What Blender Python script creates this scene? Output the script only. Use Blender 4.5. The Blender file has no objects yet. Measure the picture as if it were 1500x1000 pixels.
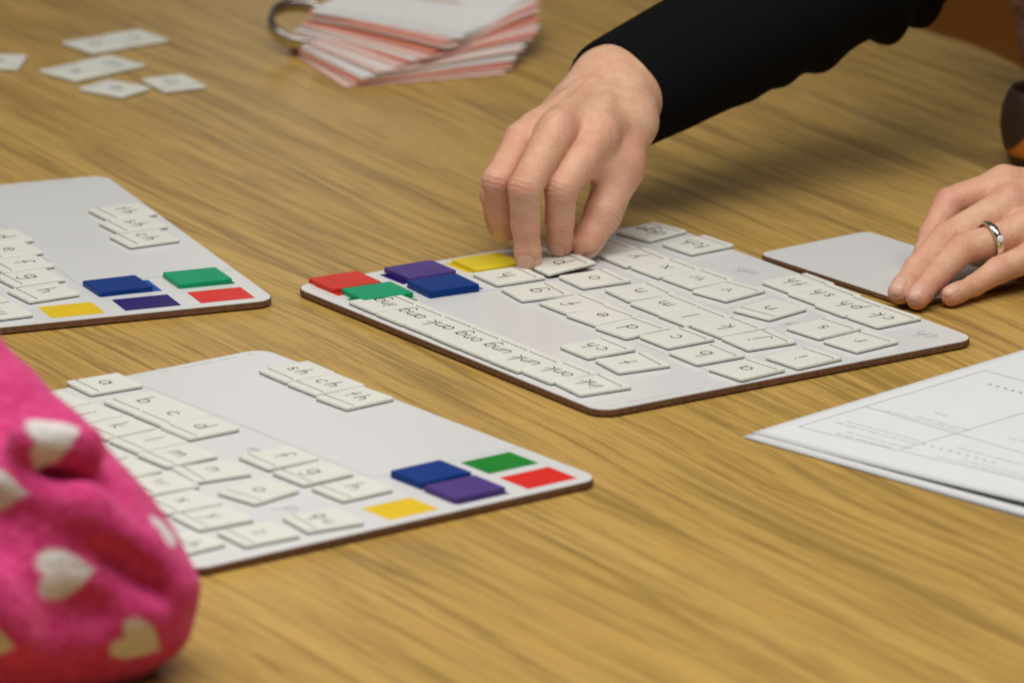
import bpy, math, random
import numpy as np
from mathutils import Vector, Matrix
random.seed(7); np.random.seed(7)
S = bpy.context.scene
COL = S.collection

# ------------------------------------------------------------------ camera, world, lamps, exposure
CAM = dict(f=9418.653, pitch=0.279534, roll=0.010135, height=0.923686)
cp, sp = math.cos(CAM['pitch']), math.sin(CAM['pitch'])
cr, sr = math.cos(CAM['roll']), math.sin(CAM['roll'])
Xv, Vv, Fv = Vector((1, 0, 0)), Vector((0, sp, cp)), Vector((0, cp, -sp))
right = Xv*cr + Vv*sr
up = Vv*cr - Xv*sr
cd = bpy.data.cameras.new('camera'); cam = bpy.data.objects.new('camera', cd); COL.objects.link(cam)
M = Matrix((right, up, -Fv)).transposed().to_4x4()
M.translation = Vector((0, -3.2, CAM['height']))
cam.matrix_world = M
cd.sensor_width = 36.0; cd.lens = 36.0*CAM['f']/1500.0
cd.clip_start = .1; cd.clip_end = 60
cd.dof.use_dof = True; cd.dof.focus_distance = 3.36; cd.dof.aperture_fstop = 9.5
S.camera = cam

W = bpy.data.worlds.new('World'); S.world = W; W.use_nodes = True
bg = W.node_tree.nodes['Background']
bg.inputs['Color'].default_value = (1.0, .975, .94, 1); bg.inputs['Strength'].default_value = .07

def area(name, loc, sx, sy, power, col=(1, .975, .925)):
    l = bpy.data.lights.new(name, 'AREA'); l.shape = 'RECTANGLE'; l.size = sx; l.size_y = sy
    l.energy = power; l.color = col
    o = bpy.data.objects.new(name, l); COL.objects.link(o); o.location = loc
    return o
area('ceiling_lamp', (-.95, -.3, 1.95), 2.4, .6, 23)
area('ceiling_lamp', (-.1, -.75, 1.95), 1.2, .6, 19)
area('ceiling_lamp', (1.05, -.6, 1.95), 1.2, .6, 14.5)
area('ceiling_lamp', (-.9, 2.6, 1.95), 1.2, .6, 1.2)
win = area('window_light', (-.31, 5.6, 1.42), .34, 1.0, .65, (1, .98, .95)); win.rotation_euler = (math.radians(-90), 0, 0)
S.view_settings.view_transform = 'Standard'; S.view_settings.look = 'None'
S.view_settings.exposure = 0; S.view_settings.gamma = 1
S.cycles.use_denoising = True

# ------------------------------------------------------------------ helpers
def link(name, me, mat=None, parent=None):
    o = bpy.data.objects.new(name, me); COL.objects.link(o)
    if mat is not None:
        me.materials.clear(); me.materials.append(mat)
    if parent is not None: o.parent = parent
    return o
def mesh(name, v, f, smooth=False):
    me = bpy.data.meshes.new(name); me.from_pydata([tuple(map(float, p)) for p in v], [], [tuple(map(int, q)) for q in f]); me.update()
    if smooth: me.polygons.foreach_set('use_smooth', [True]*len(me.polygons))
    return me
def np_mesh(name, V, Q, smooth=True):
    me = bpy.data.meshes.new(name)
    me.vertices.add(len(V)); me.vertices.foreach_set('co', V.astype(np.float32).ravel())
    me.loops.add(Q.size); me.loops.foreach_set('vertex_index', Q.astype(np.int32).ravel())
    me.polygons.add(len(Q)); me.polygons.foreach_set('loop_start', np.arange(0, Q.size, Q.shape[1], dtype=np.int32))
    me.polygons.foreach_set('loop_total', np.full(len(Q), Q.shape[1], dtype=np.int32))
    me.update(calc_edges=True); me.validate()
    me.polygons.foreach_set('use_smooth', [smooth]*len(me.polygons))
    return me
def empty(name, loc=(0, 0, 0), rz=0):
    o = bpy.data.objects.new(name, None); COL.objects.link(o); o.location = loc; o.rotation_euler = (0, 0, rz)
    o.empty_display_size = .01
    return o
def tag(o, label=None, cat=None, group=None, kind=None):
    if label: o['label'] = label
    if cat: o['category'] = cat
    if group: o['group'] = group
    if kind: o['kind'] = kind
    return o
def node_mat(name, rough=.5, col=(.8, .8, .8), spec=.5):
    m = bpy.data.materials.new(name); m.use_nodes = True
    b = m.node_tree.nodes['Principled BSDF']
    b.inputs['Base Color'].default_value = (*col, 1); b.inputs['Roughness'].default_value = rough
    b.inputs['Specular IOR Level'].default_value = spec
    return m, m.node_tree, b
def N(nt, t, **kw):
    n = nt.nodes.new(t)
    for k, v in kw.items():
        if hasattr(n, k): setattr(n, k, v)
        else: n.inputs[k].default_value = v
    return n
def L(nt, a, b): nt.links.new(a, b)
def ramp(nt, fac, stops):
    r = nt.nodes.new('ShaderNodeValToRGB'); e = r.color_ramp.elements
    while len(e) > 1: e.remove(e[-1])
    e[0].position, e[0].color = stops[0][0], (*stops[0][1], 1)
    for p, c in stops[1:]:
        q = e.new(p); q.color = (*c, 1)
    L(nt, fac, r.inputs[0]); return r.outputs[0]
def mixc(nt, fac, a, b, mode='MIX'):
    n = nt.nodes.new('ShaderNodeMix'); n.data_type = 'RGBA'; n.blend_type = mode
    for s, v in ((0, fac), (6, a), (7, b)):
        if hasattr(v, 'is_output'): L(nt, v, n.inputs[s])
        else: n.inputs[s].default_value = v if s == 0 else (*v, 1)
    return n.outputs[2]
def noise(nt, vec, scale, detail=3, rough=.5):
    n = N(nt, 'ShaderNodeTexNoise'); n.inputs['Scale'].default_value = scale
    n.inputs['Detail'].default_value = detail; n.inputs['Roughness'].default_value = rough
    if vec is not None: L(nt, vec, n.inputs['Vector'])
    return n.outputs['Fac']
def bump(nt, h, dist, strength=1.0):
    b = nt.nodes.new('ShaderNodeBump'); b.inputs['Distance'].default_value = dist; b.inputs['Strength'].default_value = strength
    L(nt, h, b.inputs['Height']); return b.outputs['Normal']

def rounded(w, h, r, n=6):
    """outline of a rounded rectangle, corner-centred at the middle"""
    out = []
    for cx, cy, a0 in ((w/2-r, h/2-r, 0), (-w/2+r, h/2-r, 90), (-w/2+r, -h/2+r, 180), (w/2-r, -h/2+r, 270)):
        for i in range(n+1):
            a = math.radians(a0+90*i/n); out.append((cx+r*math.cos(a), cy+r*math.sin(a)))
    return out
def slab(name, outline, z0, z1, bev=0, steps=2, off=(0, 0), cen=(0, 0)):
    """prism on an outline with a rounded top edge"""
    rings = [(0, z0)]
    if bev > 0:
        for i in range(steps+1):
            a = math.pi/2*i/steps; rings.append((bev*(1-math.cos(a)), z1-bev+bev*math.sin(a)))
    else: rings.append((0, z1))
    P = np.array(outline); n = len(P)
    nx = np.roll(P, -1, 0)-np.roll(P, 1, 0); nx /= np.linalg.norm(nx, axis=1)[:, None]
    inn = np.stack([-nx[:, 1], nx[:, 0]], 1)
    v = []
    for d, z in rings:
        for q, m in zip(P, inn): v.append((q[0]+m[0]*d+off[0], q[1]+m[1]*d+off[1], z))
    f = []
    for k in range(len(rings)-1):
        for i in range(n):
            j = (i+1) % n; f.append((k*n+i, k*n+j, (k+1)*n+j, (k+1)*n+i))
    f.append(tuple(range(n))[::-1]); f.append(tuple((len(rings)-1)*n+i for i in range(n)))
    me = mesh(name, v, f)
    return me

# ---- single stroke handwriting: every glyph is a list of polylines in a box with x height .5, ascender 1
def arc(cx, cy, rx, ry, a0, a1, n=10):
    return [(cx+rx*math.cos(math.radians(a0+(a1-a0)*i/n)), cy+ry*math.sin(math.radians(a0+(a1-a0)*i/n))) for i in range(n+1)]
O_ = arc(.24, .25, .24, .25, 0, 360, 16)
G = {
 'a': (.56, [O_, [(.49, .5), (.49, .05), (.54, 0)]]), 'b': (.52, [[(.02, 1), (.02, 0)], arc(.26, .25, .24, .25, 0, 360, 16)]),
 'c': (.46, [arc(.25, .25, .25, .25, 48, 312)]), 'd': (.54, [O_, [(.49, 1), (.49, 0)]]),
 'e': (.5, [[(.02, .27), (.47, .27)], arc(.25, .25, .24, .25, 4, 318, 14)]),
 'f': (.4, [arc(.3, .84, .15, .16, 20, 180, 6)+[(.15, 0)], [(0, .52), (.34, .52)]]),
 'g': (.54, [O_, [(.49, .5), (.49, -.22)]+arc(.27, -.24, .22, .2, 0, -160, 8)]),
 'h': (.5, [[(.02, 1), (.02, 0)], [(.02, .3)]+arc(.24, .3, .21, .2, 170, 0, 7)+[(.45, 0)]]),
 'i': (.14, [[(.06, .5), (.06, 0)], arc(.06, .72, .025, .025, 0, 360, 6)]),
 'j': (.3, [[(.22, .5), (.22, -.26)]+arc(.06, -.26, .16, .18, 0, -150, 7), arc(.22, .72, .03, .03, 0, 360, 6)]),
 'k': (.46, [[(.02, 1), (.02, 0)], [(.4, .5), (.03, .22), (.42, 0)]]), 'l': (.14, [[(.06, 1), (.06, 0)]]),
 'm': (.78, [[(.02, .5), (.02, 0)], [(.02, .3)]+arc(.2, .3, .17, .2, 170, 0, 7)+[(.37, 0)], [(.37, .3)]+arc(.55, .3, .17, .2, 170, 0, 7)+[(.72, 0)]]),
 'n': (.5, [[(.02, .5), (.02, 0)], [(.02, .3)]+arc(.24, .3, .21, .2, 170, 0, 7)+[(.45, 0)]]),
 'o': (.52, [O_]), 'p': (.52, [[(.02, .5), (.02, -.5)], arc(.26, .25, .24, .25, 0, 360, 16)]),
 'q': (.58, [O_, [(.49, .5), (.49, -.45), (.6, -.33)]]), 'r': (.36, [[(.02, .5), (.02, 0)], [(.02, .28)]+arc(.2, .3, .18, .2, 170, 50, 6)]),
 's': (.4, [arc(.2, .37, .15, .13, 40, 250, 8)+arc(.2, .12, .17, .12, 85, -150, 9)]),
 't': (.4, [[(.18, .92), (.18, 0)], [(0, .52), (.36, .52)]]),
 'u': (.52, [[(.02, .5), (.02, .2)]+arc(.23, .2, .21, .2, 180, 350, 7)+[(.46, .5), (.46, 0)]]),
 'v': (.46, [[(.0, .5), (.21, 0), (.42, .5)]]), 'w': (.7, [[(.0, .5), (.17, 0), (.33, .45), (.5, 0), (.66, .5)]]),
 'x': (.46, [[(.0, .5), (.42, 0)], [(.42, .5), (.0, 0)]]), 'y': (.46, [[(.0, .5), (.22, .02)], [(.44, .5), (.06, -.45)]]),
 'z': (.46, [[(.02, .5), (.42, .5), (.02, 0), (.43, 0)]]),
}
def text_lines(s, size, slant=0.0, gap=.1):
    x = 0; out = []
    for ch in s:
        w, st = G[ch]
        for pl in st: out.append([((x+p[0]+p[1]*slant)*size, p[1]*size) for p in pl])
        x += w+gap
    tot = (x-gap)*size
    return [[(p[0]-tot/2, p[1]) for p in pl] for pl in out], tot
def ribbon(polys, w, z):
    v, f = [], []
    for pl in polys:
        P = np.array(pl, float)
        if len(P) < 2: continue
        t = np.gradient(P, axis=0); t /= np.linalg.norm(t, axis=1)[:, None]+1e-12
        # lengthen stroke ends by half the width
        P = P.copy(); P[0] -= t[0]*w*.3; P[-1] += t[-1]*w*.3
        n = np.stack([-t[:, 1], t[:, 0]], 1); b = len(v)
        for q, m in zip(P, n):
            v.append((q[0]+m[0]*w/2, q[1]+m[1]*w/2, z)); v.append((q[0]-m[0]*w/2, q[1]-m[1]*w/2, z))
        for i in range(len(P)-1): f.append((b+2*i, b+2*i+1, b+2*i+3, b+2*i+2))
    return v, f

# ------------------------------------------------------------------ signed distance modelling (hands, sleeves)
class SDF:
    def __init__(s, lo, hi, h):
        s.lo = np.array(lo, float); s.h = h; s.n = np.ceil((np.array(hi)-s.lo)/h).astype(int)+1
        s.ax = [s.lo[i]+h*np.arange(s.n[i]) for i in range(3)]
    def new(s): return np.full(tuple(s.n), 1.0, np.float32)
    def box(s, lo, hi):
        a = np.clip(np.floor((np.array(lo)-s.lo)/s.h).astype(int), 0, s.n-1); b = np.clip(np.ceil((np.array(hi)-s.lo)/s.h).astype(int)+1, 1, s.n)
        sl = tuple(slice(x, max(x+1, y)) for x, y in zip(a, b))
        g = [s.ax[i][sl[i]].astype(np.float32) for i in range(3)]
        return sl, g[0][:, None, None], g[1][None, :, None], g[2][None, None, :]
    def cone_d(s, a, b, ra, rb, m):
        a = np.array(a, float); b = np.array(b, float); r = max(ra, rb)+m
        sl, x, y, z = s.box(np.minimum(a, b)-r, np.maximum(a, b)+r)
        ba = b-a; L2 = float(ba@ba)+1e-12
        t = np.clip(((x-a[0])*ba[0]+(y-a[1])*ba[1]+(z-a[2])*ba[2])/L2, 0, 1)
        d = np.sqrt((x-a[0]-t*ba[0])**2+(y-a[1]-t*ba[1])**2+(z-a[2]-t*ba[2])**2)-(ra+(rb-ra)*t)
        return sl, d.astype(np.float32)
    def cone(s, F, a, b, ra, rb, k=.003):
        sl, d = s.cone_d(a, b, ra, rb, k+5*s.h); F[sl] = smin(F[sl], d, k)
    def cut(s, F, a, b, ra, rb, k=.003):
        sl, d = s.cone_d(a, b, ra, rb, k+5*s.h); F[sl] = -smin(-F[sl], d, k)
def smin(a, b, k):
    if k <= 0: return np.minimum(a, b)
    h = np.maximum(k-np.abs(a-b), 0)/k
    return np.minimum(a, b)-h*h*k*.25
def nets(F, lo, h):
    """naive surface nets: quads on the zero level of F"""
    I = F < 0; n = np.array(F.shape)
    c = np.zeros(n-1, np.int8)
    for dx in (0, 1):
        for dy in (0, 1):
            for dz in (0, 1): c += I[dx:n[0]-1+dx, dy:n[1]-1+dy, dz:n[2]-1+dz]
    A = (c > 0) & (c < 8); idx = np.argwhere(A)
    vid = np.full(A.shape, -1, np.int32); vid[A] = np.arange(len(idx))
    acc = np.zeros((len(idx), 3)); cnt = np.zeros(len(idx))
    cor = [(i, j, k) for i in (0, 1) for j in (0, 1) for k in (0, 1)]
    val = {q: F[idx[:, 0]+q[0], idx[:, 1]+q[1], idx[:, 2]+q[2]].astype(float) for q in cor}
    for q in cor:
        for ax in range(3):
            if q[ax]: continue
            p = tuple(1 if i == ax else q[i] for i in range(3)); a, b = val[q], val[p]
            m = (a < 0) != (b < 0); t = np.where(m, a/np.where(m, a-b, 1), 0)
            e = np.tile(np.array(q, float), (len(idx), 1)); e[:, ax] = t
            acc[m] += e[m]; cnt[m] += 1
    V = lo+h*(idx+acc/cnt[:, None])
    Q = []
    for ax in range(3):
        b, d = (ax+1) % 3, (ax+2) % 3
        s0 = [slice(None)]*3; s1 = [slice(None)]*3; s0[ax] = slice(0, -1); s1[ax] = slice(1, None)
        A0, A1 = I[tuple(s0)], I[tuple(s1)]
        for sign, X in ((1, A0 & ~A1), (-1, ~A0 & A1)):
            e = np.argwhere(X); e = e[(e[:, b] > 0) & (e[:, d] > 0) & (e[:, b] < n[b]-1) & (e[:, d] < n[d]-1)]
            if not len(e): continue
            def g(ob, od):
                q = e.copy(); q[:, b] += ob; q[:, d] += od; return vid[q[:, 0], q[:, 1], q[:, 2]]
            q = np.stack([g(-1, -1), g(0, -1), g(0, 0), g(-1, 0)], 1)
            Q.append(q if sign > 0 else q[:, ::-1])
    return V, np.concatenate(Q)
def relax(V, Q, it, lam=.5):
    E = np.concatenate([Q[:, [0, 1]], Q[:, [1, 2]], Q[:, [2, 3]], Q[:, [3, 0]]])
    for _ in range(it):
        s = np.zeros_like(V); c = np.zeros(len(V))
        for a, b in ((0, 1), (1, 0)):
            for ax in range(3): s[:, ax] += np.bincount(E[:, a], V[E[:, b], ax], len(V))
            c += np.bincount(E[:, a], minlength=len(V))
        V = V+lam*(s/np.maximum(c, 1)[:, None]-V)
    return V
def vnormals(V, Q):
    n = np.cross(V[Q[:, 2]]-V[Q[:, 0]], V[Q[:, 3]]-V[Q[:, 1]]); o = np.zeros_like(V)
    for k in range(4):
        for ax in range(3): o[:, ax] += np.bincount(Q[:, k], n[:, ax], len(V))
    return o/(np.linalg.norm(o, axis=1)[:, None]+1e-12)
def attr(me, name, vals):
    a = me.attributes.new(name, 'FLOAT', 'POINT'); a.data.foreach_set('value', np.asarray(vals, np.float32))

# ------------------------------------------------------------------ materials
def make_wood():
    m, nt, b = node_mat('oak_laminate', .27, spec=.17)
    tc = N(nt, 'ShaderNodeTexCoord')
    mp = N(nt, 'ShaderNodeMapping'); mp.inputs['Rotation'].default_value = (0, 0, math.radians(58.8))
    L(nt, tc.outputs['Object'], mp.inputs['Vector'])
    # slow wander of the grain
    wob = noise(nt, mp.outputs[0], 2.2, 2)
    sx = N(nt, 'ShaderNodeSeparateXYZ'); L(nt, mp.outputs[0], sx.inputs[0])
    ma = N(nt, 'ShaderNodeMath', operation='MULTIPLY_ADD'); L(nt, wob, ma.inputs[0]); ma.inputs[1].default_value = .045; L(nt, sx.outputs[1], ma.inputs[2])
    cb = N(nt, 'ShaderNodeCombineXYZ'); L(nt, sx.outputs[0], cb.inputs[0]); L(nt, ma.outputs[0], cb.inputs[1])
    def st(x, y):
        q = N(nt, 'ShaderNodeMapping'); q.inputs['Scale'].default_value = (x, y, 1); L(nt, cb.outputs[0], q.inputs['Vector']); return q.outputs[0]
    broad = noise(nt, st(1.3, 34), 1, 3, .6)
    mid = noise(nt, st(4.0, 175), 1, 4, .65)
    fine = noise(nt, st(14, 700), 1, 2, .6)
    pore = noise(nt, st(10, 350), 1, 3, .6)
    c = ramp(nt, broad, [(.28, (.520, .322, .082)), (.50, (.566, .358, .096)), (.72, (.605, .393, .114))])
    k1 = ramp(nt, mid, [(.30, (.64, .57, .47)), (.42, (.90, .87, .83)), (.52, (1, 1, 1))])
    c = mixc(nt, .40, c, k1, 'MULTIPLY')
    k2 = ramp(nt, fine, [(.3, (.80, .76, .70)), (.55, (1, 1, 1)), (.75, (1.06, 1.05, 1.03))])
    c = mixc(nt, .55, c, k2, 'MULTIPLY')
    # dark open pores gathered in streaks
    gather = noise(nt, st(2.2, 42), 1, 2, .5)
    pm = N(nt, 'ShaderNodeMath', operation='MULTIPLY_ADD'); L(nt, gather, pm.inputs[0]); pm.inputs[1].default_value = .42; L(nt, pore, pm.inputs[2])
    pf = N(nt, 'ShaderNodeMapRange'); L(nt, pm.outputs[0], pf.inputs[0])
    pf.inputs[1].default_value = .635; pf.inputs[2].default_value = .595; pf.inputs[3].default_value = 0; pf.inputs[4].default_value = .44
    c = mixc(nt, pf.outputs[0], c, (.19, .105, .035))
    # thin growth lines: contour lines of stretched noise
    def vein(sx_, sy_, wid, col, amt, lo, hi):
        nonlocal c
        n = noise(nt, st(sx_, sy_), 1, 2, .45)
        a = N(nt, 'ShaderNodeMath', operation='SUBTRACT'); L(nt, n, a.inputs[0]); a.inputs[1].default_value = .5
        a2 = N(nt, 'ShaderNodeMath', operation='ABSOLUTE'); L(nt, a.outputs[0], a2.inputs[0])
        q = N(nt, 'ShaderNodeMapRange'); L(nt, a2.outputs[0], q.inputs[0]); q.inputs[1].default_value = 0; q.inputs[2].default_value = wid
        q.inputs[3].default_value = amt; q.inputs[4].default_value = 0
        g2 = N(nt, 'ShaderNodeMapRange'); L(nt, noise(nt, st(sx_*2.3, sy_*.45), 1, 2, .5), g2.inputs[0]); g2.inputs[1].default_value = lo; g2.inputs[2].default_value = hi
        mu = N(nt, 'ShaderNodeMath', operation='MULTIPLY'); L(nt, q.outputs[0], mu.inputs[0]); L(nt, g2.outputs[0], mu.inputs[1])
        c = mixc(nt, mu.outputs[0], c, col)
    vein(1.3, 44, .034, (.215, .122, .034), .54, .34, .50)
    vein(2.2, 150, .080, (.25, .142, .042), .34, .44, .62)
    vein(1.7, 88, .050, (.22, .122, .034), .52, .42, .58)
    # short fine pore strokes
    p2 = noise(nt, st(15, 640), 1, 2, .55); g3 = noise(nt, st(5, 60), 1, 2, .5)
    a3 = N(nt, 'ShaderNodeMath', operation='MULTIPLY_ADD'); L(nt, g3, a3.inputs[0]); a3.inputs[1].default_value = .5; L(nt, p2, a3.inputs[2])
    q3 = N(nt, 'ShaderNodeMapRange'); L(nt, a3.outputs[0], q3.inputs[0]); q3.inputs[1].default_value = .645; q3.inputs[2].default_value = .60; q3.inputs[3].default_value = 0; q3.inputs[4].default_value = .42
    c = mixc(nt, q3.outputs[0], c, (.20, .110, .032))
    L(nt, c, b.inputs['Base Color'])
    r = N(nt, 'ShaderNodeMapRange'); L(nt, fine, r.inputs[0]); r.inputs[3].default_value = .23; r.inputs[4].default_value = .31
    L(nt, r.outputs[0], b.inputs['Roughness'])
    L(nt, bump(nt, fine, .0002, .35), b.inputs['Normal'])
    return m
WOOD = make_wood()
def mottled(name, col, col2, rough, scale, spec=.5, bd=0, bs=1.0, detail=3):
    m, nt, b = node_mat(name, rough, col, spec)
    tc = N(nt, 'ShaderNodeTexCoord'); n = noise(nt, tc.outputs['Object'], scale, detail)
    L(nt, ramp(nt, n, [(.3, col), (.7, col2)]), b.inputs['Base Color'])
    if bd: L(nt, bump(nt, n, bd, bs), b.inputs['Normal'])
    return m
SURF = mottled('whiteboard_laminate', (.70, .70, .70), (.73, .73, .725), .20, 9, .25)
CORE = mottled('hardboard_core', (.150, .075, .040), (.235, .130, .075), .8, 420, .2, .0003)
TILE = mottled('cream_tile', (.765, .765, .690), (.80, .80, .73), .40, 60, .4)
MAG = mottled('magnet_rubber', (.018, .018, .018), (.03, .03, .028), .8, 300, .2)
INK = mottled('black_ink', (.012, .012, .012), (.03, .03, .03), .6, 700, .2)
FAINT = mottled('grey_print', (.24, .25, .27), (.34, .35, .37), .6, 500, .2)
FAINT2 = mottled('pale_grey_print', (.40, .41, .42), (.52, .53, .54), .6, 500, .2)
PAPER = mottled('white_paper', (.735, .745, .755), (.76, .765, .775), .75, 30, .25)
def plastic(name, c, k=.30):
    c2 = tuple(min(1, x*1.12+.004) for x in c); return mottled(name, c, c2, k, 40, .10)
COLS = {'red': plastic('red_plastic', (.60, .035, .022)), 'green': plastic('green_plastic', (.004, .30, .135)), 'blue': plastic('blue_plastic', (.002, .033, .20)),
        'purple': plastic('purple_plastic', (.075, .042, .205)), 'yellow': plastic('yellow_plastic', (.72, .56, .025))}
PRINT = {'red': plastic('red_print', (.68, .022, .014), .25), 'green': plastic('green_print', (.004, .205, .020), .25), 'blue': plastic('blue_print', (.003, .075, .35), .25),
         'purple': plastic('violet_print', (.016, .006, .13), .25), 'yellow': plastic('yellow_print', (.74, .50, .012), .25)}
STEEL, _, sb = node_mat('ring_steel', .22, (.62, .60, .55)); sb.inputs['Metallic'].default_value = 1
SILVER, _, sb = node_mat('silver', .14, (.80, .78, .70)); sb.inputs['Metallic'].default_value = 1
GEM, _, sb = node_mat('pale_stone', .06, (.85, .86, .84)); sb.inputs['Coat Weight'].default_value = .6

def make_skin():
    m, nt, b = node_mat('skin', .5, (.66, .37, .25), .33)
    tc = N(nt, 'ShaderNodeTexCoord')
    n1 = noise(nt, tc.outputs['Object'], 75, 4, .62); n2 = noise(nt, tc.outputs['Object'], 380, 4, .65)
    c = ramp(nt, n1, [(.32, (.690, .375, .235)), (.5, (.745, .445, .290)), (.68, (.800, .515, .350))])
    c = mixc(nt, .4, c, ramp(nt, n2, [(.32, (.82, .72, .68)), (.58, (1, 1, 1))]), 'MULTIPLY')
    n3 = noise(nt, tc.outputs['Object'], 38, 3, .6)
    mr3 = N(nt, 'ShaderNodeMapRange'); L(nt, n3, mr3.inputs[0]); mr3.inputs[1].default_value = .48; mr3.inputs[2].default_value = .68; mr3.inputs[4].default_value = .5
    c = mixc(nt, mr3.outputs[0], c, (.74, .335, .25))
    red = N(nt, 'ShaderNodeAttribute', attribute_name='flush'); c = mixc(nt, red.outputs['Fac'], c, (.68, .265, .205))
    cre = N(nt, 'ShaderNodeAttribute', attribute_name='crease_shade'); c = mixc(nt, cre.outputs['Fac'], c, (.36, .150, .095))  # darker skin in folds, plus painted shade between the fingers
    nail = N(nt, 'ShaderNodeAttribute', attribute_name='nail'); c = mixc(nt, nail.outputs['Fac'], c, (.72, .44, .33))
    L(nt, c, b.inputs['Base Color'])
    r = N(nt, 'ShaderNodeMapRange'); L(nt, nail.outputs['Fac'], r.inputs[0]); r.inputs[3].default_value = .47; r.inputs[4].default_value = .36
    L(nt, r.outputs[0], b.inputs['Roughness'])
    v = N(nt, 'ShaderNodeTexVoronoi'); v.inputs['Scale'].default_value = 620; L(nt, tc.outputs['Object'], v.inputs['Vector'])
    hs = N(nt, 'ShaderNodeMath', operation='ADD'); L(nt, v.outputs['Distance'], hs.inputs[0]); L(nt, n2, hs.inputs[1])
    L(nt, bump(nt, hs.outputs[0], .0003, .55), b.inputs['Normal'])
    b.inputs['Subsurface Weight'].default_value = .09; b.inputs['Subsurface Radius'].default_value = (1.0, .35, .18); b.inputs['Subsurface Scale'].default_value = .004
    return m
SKIN = make_skin()
def make_fleece():
    m, nt, b = node_mat('pink_fleece', .95, (.7, .05, .2), .1)
    tc = N(nt, 'ShaderNodeTexCoord')
    n = noise(nt, tc.outputs['Object'], 150, 4, .7); n2 = noise(nt, tc.outputs['Object'], 25, 3)
    c = ramp(nt, n, [(.3, (.60, .028, .165)), (.7, (.80, .085, .285))])
    c = mixc(nt, .3, c, ramp(nt, n2, [(.35, (.8, .8, .85)), (.6, (1, 1, 1))]), 'MULTIPLY')
    h = N(nt, 'ShaderNodeAttribute', attribute_name='heart')
    ad = N(nt, 'ShaderNodeMath', operation='MULTIPLY_ADD'); L(nt, n, ad.inputs[0]); ad.inputs[1].default_value = .5
    L(nt, h.outputs['Fac'], ad.inputs[2])
    mr = N(nt, 'ShaderNodeMapRange'); L(nt, ad.outputs[0], mr.inputs[0]); mr.inputs[1].default_value = .46; mr.inputs[2].default_value = 1.06
    c = mixc(nt, mr.outputs[0], c, (.76, .73, .71))
    L(nt, c, b.inputs['Base Color'])
    b.inputs['Sheen Weight'].default_value = .30; b.inputs['Sheen Roughness'].default_value = .5; b.inputs['Sheen Tint'].default_value = (1, .6, .75, 1)
    L(nt, bump(nt, n, .003, .8), b.inputs['Normal'])
    return m
FLEECE = make_fleece()
BLACK = mottled('black_jersey', (.0045, .0045, .0048), (.007, .007, .0075), .95, 1100, .08, .0002, .35)
SCARF = mottled('pinkish_knit', (.19, .085, .062), (.34, .17, .13), .9, 260, .1, .002)

# ------------------------------------------------------------------ setting: table and floor
def build_table():
    # round-cornered edge of the table at the far right, where the person sits
    EDGE = [(0.9, 0.1), (0.62, 0.22), (0.44, 0.37), (0.35, 0.51), (0.31049, 0.64141), (0.2963, 0.67862), (0.28301, 0.70181), (0.26733, 0.7233), (0.25158, 0.74689), (0.2, 0.83), (0.1, 1.02), (0.0, 1.35), (-0.1, 2.2)]
    poly = [(-1.3, -1.5), (.9, -1.5)] + EDGE + [(-1.3, 2.2)]
    root = tag(empty('table', (0, 0, -.74)), 'oak laminate table with a curved far edge carrying boards tiles and papers', 'table')
    me = slab('table_top', poly, -.03+.74, 0+.74, .002, 2)
    o = link('table_top', me, WOOD, root)
    LEG, _, _ = node_mat('leg_metal', .4, (.1, .09, .08))
    lm = slab('leg', rounded(.05, .05, .012), 0, .709)
    for x, y in ((-1.15, -1.3), (.75, -1.3), (-1.1, 1.9), (.12, .95)):
        l = link('leg', lm, None, root); l.location = (x, y, 0)
    lm.materials.append(LEG)
build_table()
FLOORM = mottled('orange_brown_carpet', (.50, .165, .022), (.58, .205, .036), .9, 30, .1, .002)
fl = link('floor', mesh('floor', [(-12, -8, -.74), (12, -8, -.74), (12, 16, -.74), (-12, 16, -.74)], [(0, 1, 2, 3)]), FLOORM); tag(fl, kind='structure')

# ------------------------------------------------------------------ boards
def under_cut(name, w, h, r, z1, off):
    """hardboard panel whose lower edge is eased back"""
    me = slab(name, rounded(w, h, r, 7), 0, z1, 0, off=off)
    n = len(me.vertices)//2; a = [v.co.copy() for v in me.vertices]
    inn = [(p.x*(1-.0032/w) + off[0]*.0032/w, p.y*(1-.0032/h) + off[1]*.0032/h) for p in a[:n]]
    v = [(x, y, 0) for x, y in inn]+[(p.x, p.y, .0011) for p in a[:n]]+[tuple(p) for p in a[n:]]
    f = [(k*n+i, k*n+(i+1) % n, (k+1)*n+(i+1) % n, (k+1)*n+i) for k in (0, 1) for i in range(n)]+[tuple(range(n))[::-1], tuple(range(2*n, 3*n))]
    return mesh(name, v, f)
BT, BW, BH = .0045, .28, 0.2429
BOARDS = {'B': (0.04441, -0.23469, -0.90446), 'M': (-0.11762, 0.10497, 2.18819), 'A': (-0.12449, 0.07813, -1.17678)}        # x, y, heading of the corner beside the coloured squares
S1, S2, TR_ = (0.00697, 0.02977), (0.0373, 0.0605), ((0.00985, 0.04028), (0.05129, 0.08248), (0.09371, 0.1233))
S3, T4 = 0.06477, 0.08916
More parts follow.
